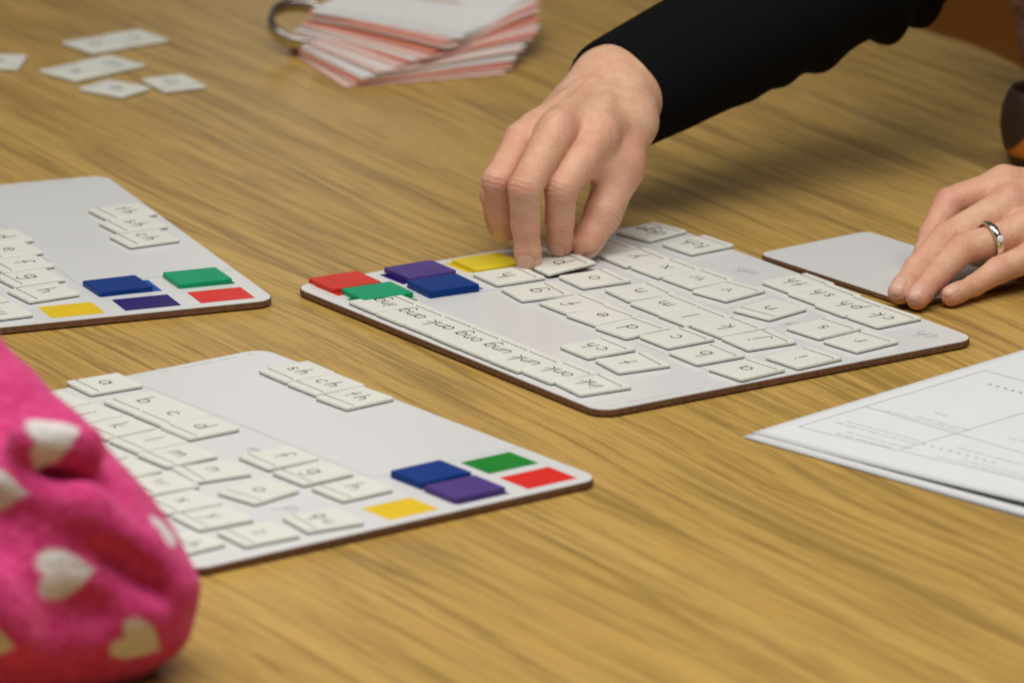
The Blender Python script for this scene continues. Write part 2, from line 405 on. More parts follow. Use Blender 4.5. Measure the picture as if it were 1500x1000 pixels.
# board space: x to the reader's right (0 at the coloured corner, negative leftwards), y away from the reader (0 at the top edge)
CORE_ME = under_cut('core', BW, BH, .011, BT-.0005, (-BW/2, -BH/2))
SURF_ME = slab('laminate', rounded(BW-.0008, BH-.0008, .0106, 7), BT-.0005, BT, .0003, 2, off=(-BW/2, -BH/2))
def quad(x0, x1, y0, y1, z): return mesh('printed_square', [(x0, y0, z), (x1, y0, z), (x1, y1, z), (x0, y1, z)], [(0, 1, 2, 3)])
SQ = {c: quad(-s[1], -s[0], -t[1], -t[0], BT+.00006) for c, s, t in (('red', S1, TR_[0]), ('green', S2, TR_[0]), ('purple', S1, TR_[1]), ('blue', S2, TR_[1]), ('yellow', S1, TR_[2]))}
for c, me in SQ.items(): me.materials.append(PRINT[c])
ln = [[(-S3, -.0005), (-S3, -T4+.006)]+[(-S3-.006+.006*math.cos(math.radians(a)), -T4+.006-.006*math.sin(math.radians(a))) for a in (15, 30, 45, 60, 75, 90)]+[(-BW+.001, -T4)]]
LINE_ME = mesh('printed_line', *ribbon(ln, .0006, BT+.00005)); LINE_ME.materials.append(FAINT2)
sm = []; y = -.010
while y > -.068:
    l = random.uniform(.002, .006)
    if random.random() > .15: sm.append([(-.2742+.0009*math.sin(i*2.2), y-l*i/6) for i in range(7)])
    y -= l+.0012
SMALL_ME = mesh('small_print', *ribbon(sm, .0004, BT+.00005)); SMALL_ME.materials.append(FAINT2)
def printed_text(s, x, y, size, parent, name, mat=FAINT, slant=.12):
    polys, w = text_lines(s, size, slant)
    me = mesh(name, *ribbon([[(p[0]+x, p[1]+y) for p in pl] for pl in polys], .00065, BT+.00005)); return link(name, me, mat, parent)
def board(key, label):
    x, y, th = BOARDS[key]
    root = tag(empty('magnetic_board', (x, y, 0), th), label, 'board', 'magnetic letter boards on the table')
    link('core', CORE_ME, None, root); link('laminate', SURF_ME, None, root)
    for c, me in SQ.items():
        q = link('printed_square', me, None, root); q['label'] = c+' printed square'
    link('printed_line', LINE_ME, None, root); link('small_print', SMALL_ME, None, root)
    return root
CORE_ME.materials.append(CORE); SURF_ME.materials.append(SURF)
bM = board('M', 'large white letter board under the reaching hand with four full rows of letter tiles')
bB = board('B', 'white letter board half covered by the pink heart sleeve')
bA = board('A', 'white letter board cut off by the left picture edge with a green tile')
for s, x, y in (('wh', .1104, .222), ('ch', .2600, .2250), ('t', .2049, .1795)): printed_text(s, -x, -y-.003, .0115, bM, 'printed_letters')
for s, x, y in (('e', .1374, .1085), ('p', .0490, .1500)): printed_text(s, -x, -y-.003, .0115, bB, 'printed_letters')

# ------------------------------------------------------------------ letter tiles
TW, TH, TT = .0257, .0305, .0023
def tile_meshes():
    ou = rounded(TW, TH, .0011, 2)
    a = slab('card', ou, .0007, TT, .0008, 3); a.materials.append(TILE); a.polygons.foreach_set('use_smooth', [False]*len(a.polygons))
    b = slab('magnet_backing', rounded(TW-.0003, TH-.0003, .001, 2), 0, .0007, 0); b.materials.append(MAG)
    v, f = ribbon([[(-TW/2+.0009, -.0100+.0009), (-TW/2+.0015, -.0100), (TW/2-.0015, -.0100), (TW/2-.0009, -.0100-.0005)]], .00055, TT+.00006)
    c = mesh('base_line', v, f); c.materials.append(INK)
    return a, b, c
CARD, BACK, BASE = tile_meshes()
LET = {}
def letter_mesh(s):
    if s not in LET:
        size = {1: .0112, 2: .0102}.get(len(s), .0104)
        polys, w = text_lines(s, size, .0 if len(s) == 1 else .10, .36 if len(s) == 2 else .15)
        k = min(1, .0205/max(w, 1e-6))
        dy = .0
        me = mesh('letter', *ribbon([[(p[0]*k, p[1]*(k*.5+.5)-.0023) for p in pl] for pl in polys],   .00078, TT+.00006)); me.materials.append(INK); LET[s] = me
    return LET[s]
def tile(s, loc, rot, label, group, name='letter_tile'):
    root = tag(empty(name, loc), label, 'letter tile', group); root.rotation_euler = rot
    link('card', CARD, None, root); link('magnet_backing', BACK, None, root); link('base_line', BASE, None, root)
    link('letter', letter_mesh(s), None, root)
    return root
def on_board(key, s, t, z=0):
    x, y, th = BOARDS[key]
    return (x-s*math.cos(th)+t*math.sin(th), y-s*math.sin(th)-t*math.cos(th), BT+z)
TILES = {'M': [('a', 264, 104, 5), ('b', 230.5, 103.6, -1.4), ('c', 197.5, 109, 0), ('d', 170, 100.6, 4), ('e', 142.8, 101.6, 2.8), ('f', 116.2, 103, 0), ('g', 85.3, 99.7, -9), ('h', 51.2, 105.5, -3.7), ('i', 263.2, 141.3, 4), ('j', 224.2, 142, -3.9), ('k', 196.2, 143.6, 0), ('l', 169.8, 141.6, 0), ('m', 143.5, 142.5, 0), ('n', 115.8, 145.9, -5.8), ('o', 81.3, 140.6, -4.6), ('p', 52.3, 138.4, 0), ('qu', 22, 144.8, 2), ('r', 255.4, 184.7, 6), ('s', 225.3, 183.8, 5), ('u', 181, 182.4, 191), ('v', 140, 186, 9), ('w', 112.2, 187, 1), ('x', 85.4, 185.6, 0), ('y', 58.7, 184.4, -3), ('z', 30.5, 181.6, 0), ('ck', 226, 223.3, 2), ('ph', 200, 222.2, 0), ('sh', 174, 224.3, 0), ('th', 148.2, 226.5, -0.5), ('tch', 56, 228.5, 2.7), ('dge', 19.8, 223.5, 10), ('ch', 190.4, 63.4, -0.7), ('t', 222.4, 62.2, -7.3), ('ink', 243.6, 21.9, -5), ('onk', 216.7, 20.8, 0), ('unk', 190.6, 18.6, 0.5), ('ung', 164.6, 18.8, 0), ('ong', 138.6, 18.8, -0.5), ('ank', 112.5, 19.4, 0.5), ('ang', 86.4, 19.0, 0), ('ing', 60.0, 19.6, -1.2)], 'B': [('a', 269.4, 105.9, -5), ('b', 231, 109.1, 0), ('c', 204.8, 109.6, 0), ('d', 178.4, 111.5, -0.7), ('i', 258, 146, 0), ('j', 230.5, 145, 0), ('k', 203, 144.5, 1), ('l', 174.5, 145, -0.5), ('m', 147.3, 147, 0), ('n', 116.3, 148.6, -9), ('f', 114.9, 109.6, -0.9), ('g', 85, 111.1, 1.2), ('h', 53.3, 111, 0.8), ('o', 76.3, 149.6, 9.3), ('qu', 21.8, 151.5, -7.8), ('v', 143, 183, 2), ('u', 172, 183, 0), ('w', 114, 181, -5.7), ('x', 84.5, 189, -3), ('y', 55.5, 191.3, -4.5), ('z', 22.5, 188.6, -3.2), ('wh', 31, 225.5, 3), ('sh', 229.5, 14.8, -3), ('ch', 202.6, 16.4, -1), ('th', 175, 18.8, 2)], 'A': [('d', 164, 101, 8), ('e', 137.5, 104.5, 8), ('f', 109.5, 107.5, 8), ('g', 81, 111, 8.5), ('h', 50.9, 113.3, 10), ('th', 193.2, 19.5, 8), ('sh', 165.5, 23, 8), ('ch', 136.3, 26.7, 8), ('qu', 22.9, 148, 5), ('p', 52, 152, 6)]}
WHERE = {'M': 'on the large board under the reaching hand', 'B': 'on the board half covered by the pink sleeve', 'A': 'on the board at the left picture edge'}
GROUP = {'M': 'letter tiles on the large board', 'B': 'letter tiles on the pink sleeve board', 'A': 'letter tiles on the left board'}
for key, rows in TILES.items():
    th = BOARDS[key][2]
    for s, cs, ct, r in rows:
        z = 0; rot = (0, 0, th+math.radians(r))
        lab = "cream tile lettered '%s' %s" % (s, WHERE[key])
        if key == 'M' and s == 'p': z = .0022; rot = (math.radians(-5), 0, th+math.radians(-4)); lab = "raised cream tile lettered 'p' held by the fingers of the reaching hand"
        if key == 'M' and s == 'u': lab = "cream tile lettered 'u' turned the other way round on the large board"
        tile(s, on_board(key, cs/1000, ct/1000, z), rot, lab, GROUP[key])
# ------------------------------------------------------------------ coloured tiles
def colour_tile(key, c, s, t, h, rdeg, label, n=1):
    th = BOARDS[key][2]
    for k in range(n):
        me = slab('coloured_tile', rounded(TW, TH, .0012, 3), k*(h/n)+(.00012 if k else 0), (k+1)*h/n, .0005, 3)
        o = link('coloured_tile', me, COLS[c]); o.location = on_board(key, s, t); o.rotation_euler = (0, 0, th+math.radians(rdeg))
        tag(o, label, 'coloured tile', 'coloured tiles on the boards')
colour_tile('M', 'red', .0125, .0255, .0025, -3, 'red coloured tile on the outer corner of the large board')
colour_tile('M', 'green', .0400, .0278, .0027, -5, 'green coloured tile beside the ing tile on the large board')
colour_tile('M', 'purple', .0170, .0712, .0027, -2, 'purple coloured tile on the large board next to the yellow one')
colour_tile('M', 'blue', .0498, .0635, .0040, -5, 'thick dark blue coloured tile on the large board')
colour_tile('M', 'yellow', .0228, .1115, .0025, -2, 'yellow coloured tile next to the fingers of the reaching hand')
colour_tile('B', 'blue', .0485, .0672, .0036, 0, 'dark blue coloured tile on the board by the pink sleeve')
colour_tile('B', 'purple', .0205, .0682, .0032, -1, 'purple coloured tile on the board by the pink sleeve')
colour_tile('A', 'blue', .0500, .0720, .0027, 3, 'dark blue coloured tile on the board at the left picture edge')
colour_tile('A', 'green', .0505, .0268, .0027, 1, 'bright green coloured tile on the board at the left picture edge')

# ------------------------------------------------------------------ loose tiles at the back left
LOOSE = [('a', -0.259, 0.6655, 217, 'blurred loose cream tile, left one of the farthest pair on the bare table', 0.0, 0), ('o', -0.2358, 0.6845, 37, 'blurred loose cream tile, right one of the farthest pair on the bare table', 0, 0), ('e', -0.267, 0.5935, 225, 'blurred loose cream tile, left one of the middle pair on the bare table', 0, 0), ('g', -0.2468, 0.615, 45, 'blurred loose cream tile with a dark letter, right one of the middle pair', 0, 0), ('d', -0.24, 0.553, 235, 'blurred loose cream tile nearest the left board, lying flat by itself in front', 0, 0), ('b', -0.2055, 0.568, 28, 'blurred loose cream tile rightmost of the loose tiles at the back', 0, 0), ('s', -0.314, 0.619, -5, 'blurred loose cream tile cut by the left picture edge at the back', 0, 0)]
for s, x, y, a, lab, z, rx in LOOSE:
    tile(s, (x, y, z), (0, math.radians(rx), math.radians(a)), lab, 'loose letter tiles at the back of the table', 'letter_tile').scale = (1.1, 1.1, 1.1)

# ------------------------------------------------------------------ small plain board under the ring hand
def small_board():
    x, y, th = (0.2118, 0.0862, 0.672)
    root = tag(empty('plain_board', (x, y, 0), th), 'small blank white board whose corner is pressed by the ring hand', 'board')
    w, h = (0.08, 0.126)
    link('core', under_cut('core', w, h, .0065, .0031, (w/2, h/2)), CORE, root)
    link('laminate', slab('laminate', rounded(w-.0006, h-.0006, .0062, 7), .0031, .0036, .0003, 2, off=(w/2, h/2)), SURF, root)
small_board()

# ------------------------------------------------------------------ papers at the right
def papers():
    def sheet(x, y, th, w, h, z, curl, label):
        nx, ny = 36, 28; v = []; f = []
        def zf(u, t): return z+.00012*math.sin(u*31+t*17)+curl*max(0, u-.03)**1.5*math.exp(-(t/.05)**2)*1.0
        for layer in (0, 1):
            for j in range(ny+1):
                for i in range(nx+1):
                    u, t = w*i/nx, h*j/ny; v.append((u, t, zf(u, t)+.0001*layer))
        n1 = (nx+1)*(ny+1)
        for j in range(ny):
            for i in range(nx):
                a = j*(nx+1)+i; f.append((a, a+nx+1, a+nx+2, a+1)); b = n1+a; f.append((b, b+1, b+nx+2, b+nx+1))
        bd = [j*(nx+1) for j in range(ny+1)]+[ny*(nx+1)+i for i in range(1, nx+1)]+[j*(nx+1)+nx for j in range(ny-1, -1, -1)]+[i for i in range(nx-1, 0, -1)]
        for a, b in zip(bd, bd[1:]+bd[:1]): f.append((a, b, n1+b, n1+a))
        root = tag(empty('paper_sheet', (x, y, 0), th), label, 'paper', 'printed worksheets at the right edge')
        link('sheet', mesh('sheet', v, f, True), PAPER, root)
        return root, zf
    (x0, y0, a0), (x1, y1, a1) = ((0.11544, -0.15193, -0.7732), (0.11906, -0.1448, -0.7612))
    sheet(x0-.001, y0+.002, a0-.006, .2794, .2159, .0002, .0, 'lowest white sheet of the paper pile, showing as a thin edge')
    sheet(x0, y0, a0, .2794, .2159, .0005, .012, 'middle white sheet of the paper pile, its edge showing beneath the printed worksheet')
    root, zf = sheet(x1, y1, a1, .2794, .2159, .0008, .06, 'top white worksheet with thin ruled boxes and upside down grey print')
    def strokes(name, polys, w, mat):
        v, f = ribbon(polys, w, 0); v = [(p[0], p[1], zf(p[0], p[1])+.00025) for p in v]; o = link(name, mesh(name, v, f), mat, root)
        if name in ('printed_text', 'spaced_letters'): o['kind'] = 'stuff'
    def seg(a, b, n=24): return [(a[0]+(b[0]-a[0])*i/n, a[1]+(b[1]-a[1])*i/n) for i in range(n+1)]
    X = {'lines': [((0.01, 0.0246), (0.0108, 0.1682)), ((0.0108, 0.1682), (0.0391, 0.168)), ((0.01, 0.0246), (0.0729, 0.0286)), ((0.0091, 0.0749), (0.1223, 0.0692)), ((0.0714, 0.0304), (0.073, 0.1294)), ((0.0729, 0.0286), (0.1507, 0.032))], 'text': [(0.0224, 0.076, 0.0448, 0.0019), (0.0395, 0.0798, 0.0311, 0.0019), (0.0213, 0.0481, 0.0477, 0.0019), (0.0185, 0.043, 0.0491, 0.0019), (0.033, 0.0343, 0.0367, 0.0019), (0.0309, 0.0288, 0.0365, 0.0019), (0.0887, 0.053, 0.0452, 0.0017), (0.1047, 0.0382, 0.0421, 0.0017), (0.0921, 0.0334, 0.0538, 0.0015), (0.0955, 0.0848, 0.0174, 0.0017), (0.0418, 0.091, 0.0115, 0.0045)], 'spaced': [(0.0281, 0.1497, 0.035, 0.0022, 7), (0.0729, 0.0451, 0.05, 0.0017, 9)]}
    strokes('ruled_line', [seg(*q) for q in X['lines']], .0004, FAINT2)
    rr = random.Random(3)
    def scrawl(x, y, ln, size, gap=1.1):
        out = []; u = x
        while u < x+ln:
            wl = size*rr.uniform(1.4, 3.6)
            pl = [(u+wl*i/7., y+size*(.5 if i % 2 else 0)*rr.uniform(.5, 1.2)) for i in range(8)]
            out.append(pl); u += wl+size*gap
        return out
    polys = []
    for (x, y, ln, size) in X['text']: polys += scrawl(x, y, ln, size)
    strokes('printed_text', polys, .0005, FAINT2)
    polys = []
    for (x, y, ln, size, n) in X['spaced']:
        for i in range(n):
            u = x+ln*i/n; polys.append([(u, y), (u+size*.4, y+size), (u+size*.8, y), (u+size*.4, y+size*.4)])
    strokes('spaced_letters', polys, .0006, FAINT)
papers()

# ------------------------------------------------------------------ flash cards on a metal ring
def cards():
    px, py = (-0.1285, 0.6514)
    root = tag(empty('flashcard_stack', (px, py, 0)), 'fanned stack of white and coral index cards held on a metal ring', 'flashcards')
    mats = [mottled('card_white', (.76, .755, .735), (.82, .81, .79), .8, 200, .15), mottled('card_blush', (.78, .51, .45), (.84, .60, .53), .8, 200, .15), mottled('card_coral', (.80, .27, .18), (.84, .34, .25), .8, 200, .15)]
    rr = random.Random(11); n = 26; z = .0005
    for i in range(n):
        u = i/(n-1)
        ang = 0.4189 + math.radians(40*u**1.1) + math.radians(rr.gauss(0, 2.2))
        t = .0007
        ln, wd = .105, .102
        # bend: near-left corner sags towards the table in the middle of the fan
        v = []; f = []; nx, ny = 8, 5
        sag = .006*u
        for lay in (0, 1):
            for j in range(ny+1):
                for k in range(nx+1):
                    a, b = ln*k/nx-.008, -wd*j/ny+.012
                    zz = z+t*lay-sag*math.exp(-((a-.01)/.05)**2)*(j/ny)**1.5
                    v.append((a, b, zz))
        m = (nx+1)*(ny+1)
        for j in range(ny):
            for k in range(nx):
                q = j*(nx+1)+k; f.append((q, q+nx+1, q+nx+2, q+1)); q += m; f.append((q, q+1, q+nx+2, q+nx+1))
        bd = [j*(nx+1) for j in range(ny+1)]+[ny*(nx+1)+k for k in range(1, nx+1)]+[j*(nx+1)+nx for j in range(ny-1, -1, -1)]+[k for k in range(nx-1, 0, -1)]
        for a, b in zip(bd, bd[1:]+bd[:1]): f.append((a, b, m+b, m+a))
        ca, sa = math.cos(ang), math.sin(ang); ox, oy = rr.gauss(0, .0018), rr.gauss(0, .0016)
        ox += .020*u; oy += .010*u
        v = [(p[0]*ca-p[1]*sa+ox, p[0]*sa+p[1]*ca+oy, p[2]) for p in v]
        c = rr.choices([0, 1, 2], [.36, .44, .20])[0]
        if i == n-1: c = 0
        o = link('index_card', mesh('index_card', v, f), mats[c], root)
        if i == n-1:
            # coral rule and pencilled writing on the uppermost card
            loc = lambda a, b: (a*ca-b*sa+ox, a*sa+b*ca+oy)
            vv, ff = ribbon([[loc(.045, .010), loc(.045, -.060)]], .0022, z+t+.0002); link('coral_rule', mesh('coral_rule', vv, ff), mats[2], o)
            pl = [[loc(.06+.004*k, -.012-.016*r+.004*(k % 2)) for k in range(11)] for r in range(3)]
            vv, ff = ribbon(pl, .0008, z+t+.0002); link('pencil_writing', mesh('pencil_writing', vv, ff), FAINT, o)
        z += .00088+rr.choice((0, .00003, .00006, .0001, .0007))
    # binder ring: a flat steel band through the corner holes
    R, wv, n = .0205, .0042, 40; v = []; f = []
    prof = [(-.0014, -wv), (.0014, -wv), (.0018, 0), (.0014, wv), (-.0014, wv), (-.0018, 0)]
    for i in range(n):
        a = 2*math.pi*i/n
        for dr, dz in prof: v.append(((R+dr)*math.cos(a), (R+dr)*math.sin(a), dz))
    k = len(prof)
    for i in range(n):
        for j in range(k): f.append((i*k+j, ((i+1) % n)*k+j, ((i+1) % n)*k+(j+1) % k, i*k+(j+1) % k))
    o = link('binder_ring', mesh('binder_ring', v, f, True), STEEL, root)
    o.location = (-0.0022, 0.011, 0.0165); o.rotation_euler = (math.radians(22), math.radians(10), 0)
cards()

# ------------------------------------------------------------------ the adult: hands, forearms, black top, scarf, ring
HANDS = {'R': {'index': [[0.04692, 0.178, 0.07146], [0.0256, 0.146, 0.04904], [0.02511, 0.15, 0.02973], [0.0253, 0.156, 0.01514]], 'middle': [[0.0228, 0.168, 0.07525], [0.00612, 0.134, 0.05197], [0.00671, 0.139, 0.03019], [0.00838, 0.142, 0.01037]], 'ring': [[0.00408, 0.176, 0.06694], [-0.00895, 0.15, 0.05143], [-0.00698, 0.157, 0.03363], [-0.00504, 0.163, 0.02059]], 'pinky': [[-0.00027, 0.195, 0.05287], [-0.01082, 0.178, 0.03684], [-0.00925, 0.182, 0.02506], [-0.0077, 0.186, 0.0167]], 'thumb': [[0.06377, 0.215, 0.06922], [0.0577, 0.187, 0.05016], [0.04853, 0.17, 0.02847], [0.03938, 0.16, 0.01421]], 'wrist': [[0.06118, 0.248, 0.07413], [0.04984, 0.255, 0.08238]], 'fore': [[0.09778, 0.3, 0.07702], [0.08823, 0.307, 0.08585]], 'heel': [[0.05688, 0.225, 0.06394], [0.0251, 0.215, 0.05456]]}, 'L': {'index': [[0.26587, 0.178, 0.04472], [0.23671, 0.17, 0.03656], [0.22584, 0.155, 0.02249], [0.22115, 0.145, 0.01064]], 'middle': [[0.26774, 0.16, 0.03877], [0.23227, 0.135, 0.02528], [0.21531, 0.11, 0.01601], [0.20559, 0.089, 0.0089]], 'ring': [[0.27556, 0.142, 0.02917], [0.24079, 0.124, 0.02304], [0.22587, 0.103, 0.01427], [0.21471, 0.083, 0.00728]], 'pinky': [[0.28635, 0.135, 0.01977], [0.25959, 0.117, 0.01379], [0.2461, 0.104, 0.00892], [0.23304, 0.092, 0.00647]], 'thumb': [[0.31232, 0.19, 0.0159], [0.28631, 0.19, 0.01369], [0.26658, 0.175, 0.01484], [0.25109, 0.165, 0.01431]], 'wrist': [[0.34032, 0.215, 0.025], [0.34039, 0.19, 0.01233]], 'fore': [[0.39648, 0.25, 0.02416], [0.39816, 0.225, 0.01129]], 'heel': [[0.30404, 0.18, 0.01657], [0.31227, 0.145, 0.0158]]}}
RAD = {'index': (.0098, .0086, .0074, .0060), 'middle': (.0100, .0087, .0075, .0061), 'ring': (.0094, .0080, .0070, .0057), 'pinky': (.0085, .0071, .0062, .0052), 'thumb': (.0150, .0112, .0100, .0072)}
def build_hand(side, h=.0009):
    H = {k: [np.array(p) for p in v] for k, v in HANDS[side].items()}
    allp = np.concatenate([np.array(v) for k, v in H.items() if k != 'fore'])
    lo = allp.min(0)-.026; hi = allp.max(0)+.026; lo[2] = max(lo[2], -.004)
    s = SDF(lo, hi, h)
    w0, w1 = H['wrist']; f0, f1 = H['fore']
    P = s.new()
    rw = .0165 if side == 'R' else .015
    s.cone(P, w0, f0, rw, .022, .010); s.cone(P, w1, f1, rw, .022, .010); s.cone(P, (w0+w1)/2, (f0+f1)/2, .019, .023, .010)
    names = ['index', 'middle', 'ring', 'pinky']
    for i, n in enumerate(names):
        b = w0+(w1-w0)*(i/3.0); mcp = H[n][0]
        r1 = RAD[n][0]
        s.cone(P, b, mcp, .0150, r1, .010)
        # web between neighbouring knuckles
        if i < 3: s.cone(P, mcp*.84+b*.16, H[names[i+1]][0]*.84+(w0+(w1-w0)*((i+1)/3.0))*.16, r1*.80, r1*.76, .006)
    for a in H['heel']: s.cone(P, a, (w0+w1)/2*.5+a*.5, .013, .016, .014)
    # ball of the thumb
    s.cone(P, H['thumb'][0], H['thumb'][1], .0122, .0110, .012)
    s.cone(P, w0, H['thumb'][0], .0140, .0122, .012)
    s.cone(P, H['thumb'][1]*.8+H['thumb'][0]*.2, H['index'][0]*.30+H['index'][1]*.70, .0078, .0062, .010)
    # extensor tendons and knuckle heads on the back of the hand
    for n in names:
        m = H[n][0]; b = (w0+w1)/2; up_ = np.array((0, -.12, 1.0)); up_ /= np.linalg.norm(up_)
        s.cone(P, m+up_*(RAD[n][0]-.0046), m*.35+b*.65+up_*.0118, .0056, .0030, .005)
    F = P.copy()
    for n in names+['thumb']:
        j = H[n]; r = RAD[n]; D = s.new()
        r = tuple(x*g_ for x, g_ in zip(r, (1.0, 1.03, .93, .92) if side == 'L' else (1.0, 1.05, 1.06, 1.04)))
        q = j if n != 'thumb' else j[1:]; rr = r if n != 'thumb' else r[1:]
        for i in range(len(q)-1):
            s.cone(D, q[i], q[i+1], rr[i]*.99, rr[i+1], .0018)
            mid = q[i]*.5+q[i+1]*.5
        # fuller fingertip pad
        d = q[-1]-q[-2]; d /= np.linalg.norm(d); s.cone(D, q[-1]-d*.005, q[-1], rr[-1]*1.05, rr[-1]*.98, .004)
        F = np.minimum(F, smin(P, D, .0045 if n != 'thumb' else .009))
    if side == 'L': 
        zg = s.ax[2][None, None, :].astype(np.float32); F = np.maximum(F, .0004-zg)
    V, Q = nets(F, s.lo, s.h); V = relax(V, Q, 3, .5); nrm = vnormals(V, Q)
    flush = np.zeros(len(V)); crease_shade = np.zeros(len(V)); nail = np.zeros(len(V)); disp = np.zeros(len(V))
    view = np.array((0, -.96, .28))
    for n in names+['thumb']:
        j = H[n]; r = RAD[n]
        r = tuple(x*g_ for x, g_ in zip(r, (1.0, 1.03, .93, .92) if side == 'L' else (1.0, 1.05, 1.06, 1.04)))
        q = j if n != 'thumb' else j[1:]; rr = r if n != 'thumb' else r[1:]
        for i in range(len(q)-1):
            d = np.linalg.norm(V-q[i], axis=1); flush = np.maximum(flush, (.55 if i else .52)*np.exp(-(d/(rr[i]*1.3))**2*1.0))
        for i in range(len(q)-1):
            ab = q[i+1]-q[i]; tt = np.clip((V-q[i])@ab/(ab@ab), 0, 1); dd = np.linalg.norm(V-q[i]-tt[:, None]*ab, axis=1)
            flush = np.maximum(flush, .26*np.clip(1.6-dd/rr[i], 0, 1)*(1 if i else tt))
        d = np.linalg.norm(V-q[-1], axis=1); flush = np.maximum(flush, .55*np.exp(-(d/(rr[-1]*1.7))**2))
        # finger frame: the dorsal side is the outside of the bend
        for i in range(1, len(q)-1):
            a = q[i]-q[i-1]; b = q[i+1]-q[i]; a /= np.linalg.norm(a); b /= np.linalg.norm(b)
            dors = a-b
            if np.linalg.norm(dors) < .12: dors = dors+.2*np.array((0, -.5, 1))
            dors /= np.linalg.norm(dors); ax = (a+b)/np.linalg.norm(a+b)
            rel = V-q[i]; u = rel@ax; lat = np.linalg.norm(rel-np.outer(u, ax), axis=1)
            side_ = np.maximum(0, nrm@dors); near = lat < rr[i]*1.9
            ph = hash(n) % 7 if False else len(n)
            wv = (np.sin(u*2*np.pi/.0029+.8*np.sin((rel@np.cross(ax, dors))*420)+ph)*.5+.5)**3
            g = np.exp(-(u/.0046)**2)*side_**1.5*near
            if i > 1: g = g*.55
            crease_shade = np.maximum(crease_shade, .55*wv*g); disp -= .00022*wv*g
        # nail on the last joint
        a = q[-1]-q[-2]; a /= np.linalg.norm(a)
        a0 = q[-2]-q[-3] if len(q) > 2 else a; a0 /= np.linalg.norm(a0)
        dors = a0-a*(a0@a)
        hint = np.array(NAILDIR[side].get(n, (0, -1, .3))); hint = hint-a*(hint@a); hint /= np.linalg.norm(hint)
        dors = hint
        lat = np.cross(a, dors)
        rel = V-(q[-1]+a*rr[-1]*.10); u = rel@a; v = rel@lat; w_ = rel@dors
        hw, hl = rr[-1]*.78, rr[-1]*1.02
        e = np.maximum(np.abs(v)/hw, 0)**3.2+np.maximum(np.abs(u)/hl, 0)**3.0
        m = (w_ > 0)&(np.abs(v) < .012)&(np.abs(u) < .014)
        nm = np.where(m, np.clip((1.0-e)*4, 0, 1), 0); nail = np.maximum(nail, nm)
        rim = np.where(m, np.exp(-((e-1.08)/.30)**2), 0); disp -= .00030*rim; crease_shade = np.maximum(crease_shade, .20*rim); disp += .00008*nm
    # contact shade painted into the skin colour where neighbouring fingers touch
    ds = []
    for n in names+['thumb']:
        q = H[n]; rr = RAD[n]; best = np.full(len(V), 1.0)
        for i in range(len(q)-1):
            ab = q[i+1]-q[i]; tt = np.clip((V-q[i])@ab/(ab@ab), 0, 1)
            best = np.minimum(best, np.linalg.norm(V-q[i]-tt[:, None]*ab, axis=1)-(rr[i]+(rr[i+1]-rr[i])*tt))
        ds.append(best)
    ds = np.sort(np.array(ds), 0); crease_shade = np.maximum(crease_shade, .60*np.exp(-((ds[1]-ds[0])/.0010)**2)*(ds[1] < .0022))
    V = V+nrm*disp[:, None]
    return V, Q, flush, crease_shade, nail
NAILDIR = {'R': {'index': (-.2, -.75, .65), 'middle': (-.25, -.85, .4), 'ring': (-.3, -.85, .4), 'pinky': (-.4, -.8, .4), 'thumb': (1, .45, .15)},
           'L': {'index': (-.3, -.2, .9), 'middle': (-.30, -.40, .9), 'ring': (-.30, -.45, .85), 'pinky': (-.30, -.55, .75), 'thumb': (-.4, .2, .8)}}

